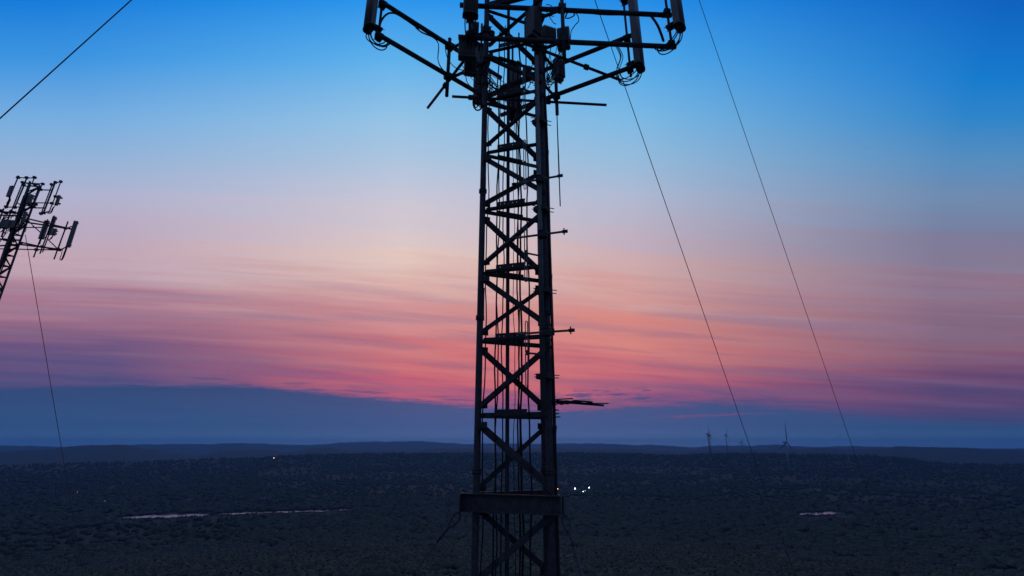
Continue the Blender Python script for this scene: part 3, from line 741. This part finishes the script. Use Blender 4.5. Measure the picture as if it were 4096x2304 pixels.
MB().tube(rb0, rb0 + Vector((-.02, 0, 3.7)), .013, 8).build('rod', 'cap', ro); MB().tube(rb0 + Vector((0, 0, -.04)), rb0 + Vector((0, 0, .10)), .024, 8).build('base', 'steel2', ro)
# tied cable boom pointing right near the horizon
bb0 = P(2212, 1606, 9.95); sb = thing('cable_boom', 'short boom wrapped in tied cables sticking out right of the tower above the horizon', 'boom', bb0)
MB().tube(bb0, P(2415, 1622, 10.1), .021, 10).build('boom', 'steel2', sb)
for k, (pts, r) in enumerate([([(2212, 1600, 9.9), (2240, 1597, 9.9), (2290, 1594, 9.92), (2296, 1610, 9.92), (2270, 1616, 9.9), (2240, 1612, 9.88), (2222, 1618, 9.9)], .009),
                 ([(2220, 1608, 9.9), (2246, 1618, 9.85), (2262, 1612, 9.86), (2300, 1602, 9.95), (2370, 1608, 10.0)], .011), ([(2260, 1602, 9.95), (2330, 1612, 10.0), (2385, 1614, 10.05), (2434, 1614, 10.1)], .008),
                 ([(2224, 1602, 9.92), (2280, 1606, 9.9), (2340, 1606, 9.95), (2370, 1612, 10)], .010)]):
    MB().path([P(*p) for p in pts], r * 1.5, 6).build('cable', 'cable', sb)
for i in range(3):
    s0 = P(2212, 1640 + 14 * i, 9.92); st_b = thing('step_bolt', 'short bolt sticking out of the right leg just above the horizon', 'bolt', s0, 'step bolts on the right leg')
    MB().tube(s0, s0 + Vector((.12 + .03 * (i == 2), -.02, 0)), .011, 8).build('shank', 'steel2', st_b); MB().tube(s0 + Vector((.04, -.007, 0)), s0 + Vector((.065, -.011, 0)), .022, 6).build('nut', 'steel2', st_b)

# ------------------------------------------------------------------ guy wires
def guy(a, b, r, lab, name='guy_wire', link=True, parts=True):
    a, b = Vector(a), Vector(b); d = (b - a).normalized(); L = (b - a).length
    t = thing(name, lab, 'guy wire', b, 'guy wires')
    pts = []; s0 = .62 if link else 0
    for i in range(41):
        u = s0 / L + (1 - s0 / L) * i / 40; p = a.lerp(b, u); p.z -= L * (.003 if link else .0012) * 4 * u * (1 - u); pts.append(p)
    MB().path(pts, r, 6).build('wire', 'wire', t)
    if link:
        sd = d.cross(Vector((0, 1, 0))).normalized(); ring = []
        for i in range(17):
            th = 6.283 * i / 16; ring.append(a + d * (.16 - .16 * math.cos(th)) + sd * (.085 * math.sin(th) * (1 - .5 * (1 - math.cos(th)) / 2)))
        MB().path(ring, .020, 8).build('shackle', 'steel', t)
        MB().tube(a + d * .30, a + d * .66, .032, 10, .018).build('wire_socket', 'steel2', t)
    return t
zg = -CZ
guy(V(-1.03, 10.22, -1.27), V(-51, 8.8, zg), .014, 'guy cable leaving the left end of the collar beam through an open shackle')
guy(V(.99, 9.84, -1.27), V(16, -44, zg), .030, 'thick guy cable leaving the right end of the collar beam')
def through(att, px, py, depth, z):
    p = P(px, py, depth); d = p - Vector(att); return Vector(att) + d * ((z - att[2]) / d.z)
def guy_px(top_z, p1, p2, lab, depth_hi, r):
    "wire in the vertical plane of two photo points, from the tower axis to the ground"
    x0 = .25
    # sight plane through camera and both pixels
    n_ = (P(*p1, 10) - V(0, 0, 0)).cross(P(*p2, 10) - V(0, 0, 0)).normalized()
    a = V(x0, 10.44, top_z); a -= n_ * ((a - V(0, 0, 0)).dot(n_))
    return a, n_
def project_plane(p, n_): return p - n_ * ((p - V(0, 0, 0)).dot(n_))
for (z, p1, p2, anc, r, lab) in ((23.8, (2380, 0), (2954, 1650), (57, 93), .018, 'inner of two long guy wires slanting down right of the tower'),
                                 (52.0, (2797, 0), (3363, 1650), (71.6, 93), .020, 'outer of two long guy wires, furthest right in the photo'),
                                 (31.0, (518, 0), (0, 465), (-51, 8.8), .015, 'guy wire crossing the upper left corner of the sky')):
    a, n_ = guy_px(z, p1, p2, lab, 0, r)
    b = V(anc[0], anc[1], zg - 6); b2 = project_plane(b, n_); b2 = Vector((b2.x, b2.y, b2.z))
    guy(a, b2, r, lab, link=False)

# ------------------------------------------------------------------ the second tower, far left
TX, TY = -31.05, 27.0
ft = thing('distant_lattice_tower', 'second lattice tower leaning into the left edge of the photo', 'tower', (TX, TY, 0))
LEGS = [(TX - .05 + .31 * math.cos(a), TY + .31 * math.sin(a)) for a in (R(-75), R(45), R(165))]
def pz(y): return (P(118 - .355 * (y - 795), y, TY)).z - CZ
ztop = pz(735)
for l in LEGS: MB().tube(V(l[0], l[1], -CZ), V(l[0], l[1], ztop), .058, 10).build('leg', 'steel', ft)
rest = MB(); k = 0; z = ztop - .1
hs = []
while z > -CZ + 1:
    for i in range(3):
        a, b = LEGS[i], LEGS[(i + 1) % 3]; vis = z > 4 - 0
        for (za, zb) in ((z, z), (z, z - .7) if (k + i) % 2 else (z - .7, z)):
            m_ = MB() if vis and z > 7 else rest; m_.angle(V(a[0], a[1], za), V(b[0], b[1], zb), .07, .012)
            if m_ is not rest: m_.build('brace', 'steel', ft)
    z -= .7; k += 1
rest.build('brace', 'steel', ft, kind='stuff')
for i in range(7):
    pts = [V(TX + .1 + .05 * i - .2, TY - .25 + .03 * (i % 3), zz + .0) + Vector((.02 * math.sin(zz * 2 + i), 0, 0)) for zz in [ -20 + (ztop - 1.0 + 20) * q_ / 40 for q_ in range(41)]]
    MB().path(pts, .026, 5).build('coax_run', 'cable', ft)
def Q(x, y, dd=0.0): return P(x / 5.3676, y / 5.3676 + 680, TY + dd)      # pixel of the enlarged detail, depth offset
def Q2(x, y, dd=0.0): return P(x / 4.2618, y / 4.2618 + 860, TY + dd)
def farmount(lab, segs, clamps, base):
    t = thing('antenna_mount', lab, 'antenna mount', base, 'antenna mounts on the far-left tower')
    for nm, a, b, r in segs: MB().tube(a, b, r * 1.02, 8).build(nm, 'steel', t)
    c_ = MB()
    for p in clamps: c_.box(p, (.15, .13, .14), .4)
    c_.each('clamp', 'steel2', t); return t
S_ = 'pipe'
farmount('open pipe frame at the upper left of the far-left tower top', [
 ('face_pipe', Q(345, 165, -.6), Q(785, 172, -.9), .034), ('face_pipe', Q(95, 796, -.6), Q(470, 796, -.8), .034),
 ('mast_pipe', Q(400, 120, -.6), Q(115, 830, -.6), .034), ('mast_pipe', Q(590, 135, -.75), Q(305, 835, -.75), .036), ('mast_pipe', Q(745, 130, -.9), Q(700, 270, -.9), .03),
 ('standoff_arm', Q(480, 270, -.7), Q(660, 300, 0), .036), ('standoff_arm', Q(500, 330, -.7), Q(640, 370, 0), .036), ('standoff_arm', Q(370, 710, -.7), Q(480, 760, 0), .036)],
 [Q(390, 160, -.6), Q(570, 165, -.75), Q(740, 160, -.9), Q(130, 790, -.6), Q(320, 800, -.75), Q(510, 320, -.6)], Q(300, 800, -.7))
farmount('pipe frame standing behind the far-left tower top', [
 ('face_pipe', Q(455, 270, .5), Q(940, 300, .6), .036), ('mast_pipe', Q(500, 240, .5), Q(250, 870, .5), .034), ('mast_pipe', Q(520, 330, .3), Q(345, 740, .3), .034), ('mast_pipe', Q(915, 290, .6), Q(600, 1060, .6), .026),
 ('standoff_arm', Q(700, 300, .1), Q(850, 320, .5), .04), ('lattice_strut', Q(890, 330, .5), Q(775, 390, .2), .014), ('lattice_strut', Q(775, 390, .2), Q(830, 495, .5), .014), ('lattice_strut', Q(830, 510, .5), Q(700, 600, .1), .014), ('lattice_strut', Q(820, 505, .5), Q(720, 500, .1), .012), ('lattice_strut', Q(705, 620, .1), Q(755, 690, .5), .014), ('lattice_strut', Q(745, 725, .5), Q(610, 800, .1), .016), ('lattice_strut', Q(720, 780, .5), Q(600, 845, .1), .016)],
 [Q(485, 265, .5), Q(920, 300, .6), Q(750, 310, .2), Q(770, 740, .5)], Q(600, 700, .5))
farmount('box-shaped pipe frame on the right of the far-left tower top', [
 ('face_pipe', Q(845, 425, -.2), Q(1110, 432, -.5), .04), ('face_pipe', Q(640, 700, -.1), Q(1130, 712, -.5), .036), ('face_pipe', Q(700, 812, -.1), Q(950, 815, -.5), .042), ('face_pipe', Q(1095, 315, -.5), Q(1325, 240, .5), .034), ('face_pipe', Q(850, 940, -.5), Q(1075, 880, .4), .034),
 ('mast_pipe', Q(1195, 240, -.5), Q(925, 945, -.5), .044), ('mast_pipe', Q(1125, 300, -.1), Q(870, 970, -.1), .03), ('mast_pipe', Q(1315, 220, .5), Q(1190, 560, .5), .03), ('mast_pipe', Q(1190, 560, .5), Q(1045, 925, .5), .03)],
 [Q(870, 420, -.2), Q(1190, 265, -.5), Q(1110, 310, -.3), Q(1305, 250, .5), Q(1190, 570, .5), Q(725, 790, -.1), Q(1115, 715, -.4), Q(940, 920, -.5), Q(880, 935, -.2)], Q(900, 800, -.3))
farmount('wide lower pipe frame of the far-left tower carrying panels to the right', [
 ('face_pipe', Q2(480, 65, 0), Q2(800, 140, -.8), .045), ('face_pipe', Q2(450, 125, 0), Q2(1120, 225, -1.2), .05), ('face_pipe', Q2(400, 212, .3), Q2(760, 212, -.6), .036), ('face_pipe', Q2(335, 460, 0), Q2(740, 550, -.8), .045), ('face_pipe', Q2(330, 500, 0), Q2(1060, 590, -1.2), .05), ('face_pipe', Q2(-120, 575, .3), Q2(1050, 598, -1.0), .036),
 ('end_pipe', Q2(860, 160, -.8), Q2(1215, 240, -.2), .055), ('end_pipe', Q2(700, 540, -.8), Q2(1040, 610, -.2), .055), ('end_pipe', Q2(1100, 240, -1.1), Q2(1225, 195, -.3), .036), ('end_pipe', Q2(1020, 600, -1.1), Q2(1120, 550, -.3), .036),
 ('mast_pipe', Q2(1160, 110, -1.1), Q2(920, 755, -1.1), .034), ('mast_pipe', Q2(1105, 250, -.7), Q2(995, 570, -.7), .03), ('mast_pipe', Q2(815, 75, -.8), Q2(572, 722, -.8), .034), ('mast_pipe', Q2(925, 10, -.4), Q2(680, 660, -.4), .034), ('mast_pipe', Q2(845, 310, -.2), Q2(725, 635, -.2), .03),
 ('cross_brace', Q2(560, 180, 0), Q2(720, 325, -.5), .03), ('cross_brace', Q2(820, 420, -.6), Q2(975, 570, -1.0), .03)],
 [Q2(800, 130, -.8), Q2(1115, 225, -1.1), Q2(990, 580, -1.0), Q2(620, 590, -.8), Q2(470, 110, 0), Q2(350, 490, 0), Q2(720, 540, -.7)], Q2(700, 560, -.5))
farmount('lower pipe frame of the far-left tower running out of the photo', [
 ('face_pipe', Q(-200, 880, -.6), Q(470, 930, -.2), .06), ('face_pipe', Q(-200, 1215, -.6), Q(560, 1235, -.2), .06), ('face_pipe', Q(-250, 960, .8), Q(420, 985, .2), .05), ('face_pipe', Q2(-200, 400, -.5), Q2(330, 430, -.1), .055), ('face_pipe', Q2(-200, 540, .5), Q2(330, 500, .1), .05),
 ('mast_pipe', Q(80, 825, -.7), Q(-60, 1200, -.7), .04), ('mast_pipe', Q(250, 850, -.5), Q(30, 1440, -.5), .04), ('mast_pipe', Q(100, 960, .7), Q(-60, 1400, .7), .036)],
 [Q(240, 890, -.5), Q(20, 870, -.6), Q(300, 910, -.4), Q(120, 920, -.3), Q(100, 1220, -.4), Q2(80, 420, -.4), Q2(230, 440, -.2)], Q(100, 1000, -.4))
# panels of the far tower
def farpanel(a, b, w, dp, rz, lab, cables=3):
    a, b = Vector(a), Vector(b)     # top, bottom
    b = Vector((a.x, a.y, b.z)); t = thing('panel_antenna', lab, 'antenna', b, 'panel antennas on the far-left tower')
    w *= .85; dp *= .85
    MB().box((a + b) / 2, (w, dp, (a.z - b.z)), rz, dp * .25).build('radome', 'radome', t)
    e = MB(); e.box(b - Vector((0, 0, .016)), (w * 1.05, dp * 1.05, .03), rz, dp * .25); e.build('end_cap', 'cap', t)
    e = MB()
    for z in (a.z - .12, b.z + .12): e.box((a.x + math.sin(rz) * dp * -.7 * -1, a.y + math.cos(rz) * dp * .7, z), (.1, dp * .7, .08), rz)
    e.each('bracket', 'steel2', t)
    return t
farpanel(Q2(1300, 105, -.5), Q2(1160, 540, -.5), .26, .14, .5, 'rightmost panel antenna of the far-left tower, hanging clear of the frame')
farpanel(Q2(935, 30, -.3), Q2(810, 330, -.3), .24, .14, .4, 'slim panel antenna left of the rightmost one on the far-left tower')
farpanel(Q2(805, 100, -.7), Q2(700, 400, -.7), .32, .18, .2, 'broad dark panel antenna nearest the far-left tower on its right side')
farpanel(Q2(945, 235, .2), Q2(905, 340, .2), .22, .16, .3, 'small panel hanging below the slim panel of the far-left tower')
farpanel(Q(262, 345, -.75), Q(185, 560, -.75), .34, .14, -.2, 'square panel at the upper left of the far-left tower')
farpanel(Q(1275, 550, .35), Q(1195, 745, .35), .20, .22, .7, 'square panel at the upper right of the far-left tower')
farpanel(Q(670, 545, -.3), Q(610, 720, -.3), .32, .2, .1, 'dark panel fixed on the shaft of the far-left tower')
farpanel(Q(140, 1075, -.5), Q(60, 1240, -.5), .60, .2, .1, 'wide dark panel at the left edge below the far-left tower top')
farpanel(Q(300, 1085, -.4), Q(260, 1240, -.4), .26, .18, .3, 'narrow dark panel between the wide panel and the far-left shaft')
farpanel(Q(560, 900, -.25), Q(420, 1260, -.25), .20, .12, .4, 'long panel along the right side of the far-left shaft')
def fcable(pts, r, lab, grp):
    P3 = [Vector(p) for p in pts]; out_ = []
    for i in range(len(P3) - 1):
        a, b, c_, d = P3[max(i - 1, 0)], P3[i], P3[i + 1], P3[min(i + 2, len(P3) - 1)]
        for s in range(5):
            t = s / 5; out_.append(.5 * ((2 * b) + (c_ - a) * t + (2 * a - 5 * b + 4 * c_ - d) * t * t + (3 * b - a - 3 * c_ + d) * t ** 3))
    cable(out_ + [P3[-1]], r, lab, grp)
for i in range(4):
    j = 8 * i; fcable([Q2(1130 + j, 540, -.5), Q2(1100 + j, 620, -.5), Q2(1065 + j, 715, -.45), Q2(1040 + j * .5, 770, -.4), Q2(1022, 745, -.35), Q2(1050, 660, -.3), Q2(1060, 610, -.2)], .014, 'cable looping below the rightmost panel of the far-left tower', 'loops below the rightmost far panel')
    fcable([Q(185 + j, 560, -.7), Q(200 + j, 640, -.65), Q(150 + 2 * j, 700, -.6), Q(140 + j, 790, -.6)], .018, 'cable twisted down the upper-left pole of the far-left tower', 'cables on the upper-left far pole')
    fcable([Q(1195, 745, .35), Q(1150 - j, 820, .4), Q(1110 - j, 910, .4), Q(1060 - j, 935, .4), Q(990 - j, 900, 0), Q(940, 920, -.3)], .012, 'cable hanging below the upper-right panel of the far-left tower', 'cables below the upper-right far panel')
    fcable([Q2(905, 340, .2), Q2(890 - j, 390, .1), Q2(850 - j, 420, 0), Q2(815, 420, -.2)], .011, 'cable under the small hanging panel of the far-left tower', 'cables under the small far panel')
    fcable([Q2(690 + j, 400, -.6), Q2(690, 460, -.6), Q2(660 + j, 500, -.6)], .012, 'cable under the broad dark panel of the far-left tower', 'cables under the broad far panel')
for i in range(22):
    a = Q(random.uniform(120, 600), random.uniform(850, 1250), random.uniform(-.4, .5)); b = a + Vector((random.uniform(-.7, .5), random.uniform(-.3, .3), -random.uniform(.5, 1.6)))
    cable(bez(a, a + Vector((random.uniform(-.3, .3), 0, -.5)), b + Vector((random.uniform(-.3, .3), 0, .4)), b, 10), random.choice((.012, .016, .02)), 'cable in the tangle on the shaft of the far-left tower', 'cable tangle of the far-left tower')
# its guy wire
ga = P(101, 938, TY - .4); n_ = (P(101, 938, 10) - V(0, 0, 0)).cross(P(270, 1924, 10) - V(0, 0, 0)).normalized()
gb = project_plane(V(-31 + 14, TY + 46, zg - 4), n_)
guy(ga, gb, .016, 'thin guy wire dropping from the far-left tower to the dark plain', link=False)

# ------------------------------------------------------------------ wind turbines
def turbine(hub, base, rot, yaw, scale_l, lab, rr=None):
    if rr is None: a, r, z = hit(*base)
    else: a, _ = azel(*base); r = rr; z = ground_z(a, r)
    b = at(a, r, z); e = azel(*hub)[1]; hz = r * math.tan(R(e)); H = hz - z; k = H / 100
    t = thing('wind_turbine', lab, 'wind turbine', b, 'wind turbines on the ridge')
    top_ = b + Vector((0, 0, H)); MB().tube(b - Vector((0, 0, 2)), top_, 2.5 * k, 14, 1.4 * k).build('mast', 'white', t)
    fx = Vector((math.sin(R(yaw)), -math.cos(R(yaw)), 0)); sx_ = Vector((fx.y, -fx.x, 0))
    n = MB(); n.prism(top_ - fx * 7 * k + Vector((0, 0, 2 * k)), top_ + fx * 4.5 * k + Vector((0, 0, 2 * k)), [(-2 * k, -1.6 * k), (2 * k, -1.6 * k), (2.3 * k, 0), (2 * k, 2 * k), (-2 * k, 2 * k), (-2.3 * k, 0)]); n.build('nacelle', 'white', t)
    hc = top_ + fx * 6 * k + Vector((0, 0, 2 * k)); ho = MB().ball(hc, 2.0 * k, 12, 8).build('hub', 'white', t)
    for j in range(3):
        an = R(rot + 120 * j); d = sx_ * math.sin(an) + Vector((0, 0, 1)) * math.cos(an); L = 48 * k * scale_l
        bl = MB(); w = fx.cross(d).normalized()
        prof = [(0, 1.0, .9), (.08, 1.3, .8), (.2, 2.2, .5), (.5, 1.5, .35), (.8, .9, .22), (1, .25, .1)]
        o = 0
        for q_, (u, cw, th) in enumerate(prof):
            c0 = hc + d * L * u
            for sgn, tt in ((-1, 0), (0, 1), (1, 0), (0, -1)): bl.v.append(c0 + w * cw * 1.6 * k * sgn + fx * th * 1.6 * k * tt)
        for q_ in range(len(prof) - 1):
            for s in range(4): s2 = (s + 1) % 4; bl.f.append((q_ * 4 + s, q_ * 4 + s2, q_ * 4 + 4 + s2, q_ * 4 + 4 + s)); bl.s.append(True)
        bl.f.append((3, 2, 1, 0)); bl.f.append((20, 21, 22, 23)); bl.s += [False, False]
        bl.build('blade', 'white', t)
turbine((2826, 1737), (2842, 1832), -4, 55, .95, 'left wind turbine of the close pair, its blade standing upright', None)
turbine((2835, 1745), (2849, 1851), 165, 60, .55, 'right wind turbine of the close pair, slightly nearer and lower')
turbine((2901, 1741), (2912, 1812), -10, 50, 1.0, 'wind turbine standing alone between the pair and the guy wire', 3900)
turbine((2965, 1771), (2972, 1820), -28, 30, 1.05, 'wind turbine whose blades spread left and right beside the guy wire', 3800)
turbine((3137, 1772), (3164, 1909), -9, 35, 1.4, 'tallest and nearest wind turbine, furthest right, its base well below the hills')
for x, y, lab in ((2474, 1766, 'tiny mast on the skyline right of the tower'), (2611, 1770, 'tiny mast on the skyline left of the wind turbines'), (3035, 1784, 'tiny mast on the hill between two wind turbines')):
    a, e = azel(x, y); r = 12300; z = ground_z(a, r); b = at(a, r, z - 2); t = thing('radio_mast', lab, 'mast', b)
    hh = max(40, r * math.tan(R(e)) - z + 30); MB().tube(b, b + Vector((0, 0, hh)), 6, 6, 2.5).build('shaft', 'steel2', t); MB().box(b + Vector((0, 0, hh * .8)), (18, 10, 8)).build('platform', 'steel2', t)

# ------------------------------------------------------------------ lamps and roofs in the plain
LM = [((1094, 1832), (1, .62, .12), 10, 1.2, 'single yellow lamp on the dark ridge left of the tower', 'yellow'), ((308, 1968), (1, .45, .35), 5, .6, 'faint reddish lamp near the foot of the left guy wire', 'red'),
      ((419, 2003), (.5, .9, .35), 3, .5, 'faint green lamp above the left end of the lake', 'green'), ((2231, 1955), (1, .35, .04), 42, .85, 'orange lamp just right of the tower', 'orange'),
      ((2300, 1954), (.62, .5, 1), 75, 1.05, 'brightest white lamp with a violet tint right of the tower', 'violet'), ((2333, 1966), (.3, 1, .8), 32, .65, 'greenish white lamp, lowest of the right cluster', 'teal'),
      ((2341, 1963), (1, .8, .9), 7, .5, 'dim pinkish lamp beside the greenish white lamp', 'pink'), ((2357, 1950), (.45, .85, 1), 62, .85, 'cyan white lamp at the right of the lamp cluster', 'cyan'),
      ((2432, 1943), (.1, .6, .35), 4, .6, 'faint green lamp alone at the right of the lamp cluster', 'dim')]
for px, colr, s, rad, lab, mn in LM:
    a, r, z = hit(px[0], px[1] + 14); b = at(a, r, z); e = azel(*px)[1]; hz = max(8.0, r * math.tan(R(e)) - z)
    t = thing('street_lamp', lab, 'lamp', b, 'lamps in the dark plain')
    MB().tube(b, b + Vector((0, 0, hz)), .16, 8, .09).build('pole', 'steel2', t)
    arm = (b + Vector((0, 0, hz)), b + Vector((0, -1.4, hz + .25))); MB().tube(arm[0], arm[1], .07, 6).build('arm', 'steel2', t)
    MB().ball(arm[1] + Vector((0, -.4, -.3)), rad, 10, 6).build('lamp_head', lamp_mat('lamp_glow_' + mn, colr, s), t)
def house(px, w, d, h, rz, lab):
    a, r, z = hit(*px); b = at(a, r, z); t = thing('house', lab, 'house', b, 'houses in the dark plain'); m3 = Matrix.Rotation(rz, 3, 'Z')
    MB().box(b + Vector((0, 0, h / 2)), (w, d, h), rz).build('wall', 'house', t)
    rf = MB(); pts = [(-w / 2 - .5, -d / 2 - .5, h), (w / 2 + .5, -d / 2 - .5, h), (w / 2 + .5, d / 2 + .5, h), (-w / 2 - .5, d / 2 + .5, h), (-w / 2 - .5, 0, h + d * .4), (w / 2 + .5, 0, h + d * .4)]
    rf.v = [b + m3 @ Vector(p) + Vector((0, 0, .01)) for p in pts]; rf.f = [(0, 1, 5, 4), (2, 3, 4, 5), (0, 4, 3), (1, 2, 5), (3, 2, 1, 0)]; rf.s = [False] * 5; rf.build('roof', 'roof', t)
house((2240, 1938), 22, 12, 7, .3, 'pale barn right of the tower behind the orange lamp')
house((3270, 1968), 18, 10, 6, .1, 'pale building beside the small far pool on the right')
house((1050, 2003), 14, 9, 6, .5, 'pale house above the middle of the left lake')
house((760, 2010), 14, 9, 6, -.3, 'pale house above the left part of the lake')

# ------------------------------------------------------------------ evening haze
hz_ = MB(); hz_.box((0, 0, (CZ - 176 + CZ + 175) / 2), (36400, 36400, 351))
hm = bpy.data.materials.new('evening_haze'); hm.use_nodes = True; t = hm.node_tree; t.nodes.clear()
pv = t.nodes.new('ShaderNodeVolumePrincipled'); pv.inputs['Density'].default_value = 6.5e-5; pv.inputs['Color'].default_value = (.11, .41, .92, 1); pv.inputs['Anisotropy'].default_value = .55
om = t.nodes.new('ShaderNodeOutputMaterial'); t.links.new(pv.outputs[0], om.inputs['Volume'])
ho_ = hz_.build('haze', hm); ho_['kind'] = 'stuff'; tag(ho_, 'thin blue evening haze over the plain and hills', 'haze')
print('script done, objects', len(COL.objects))
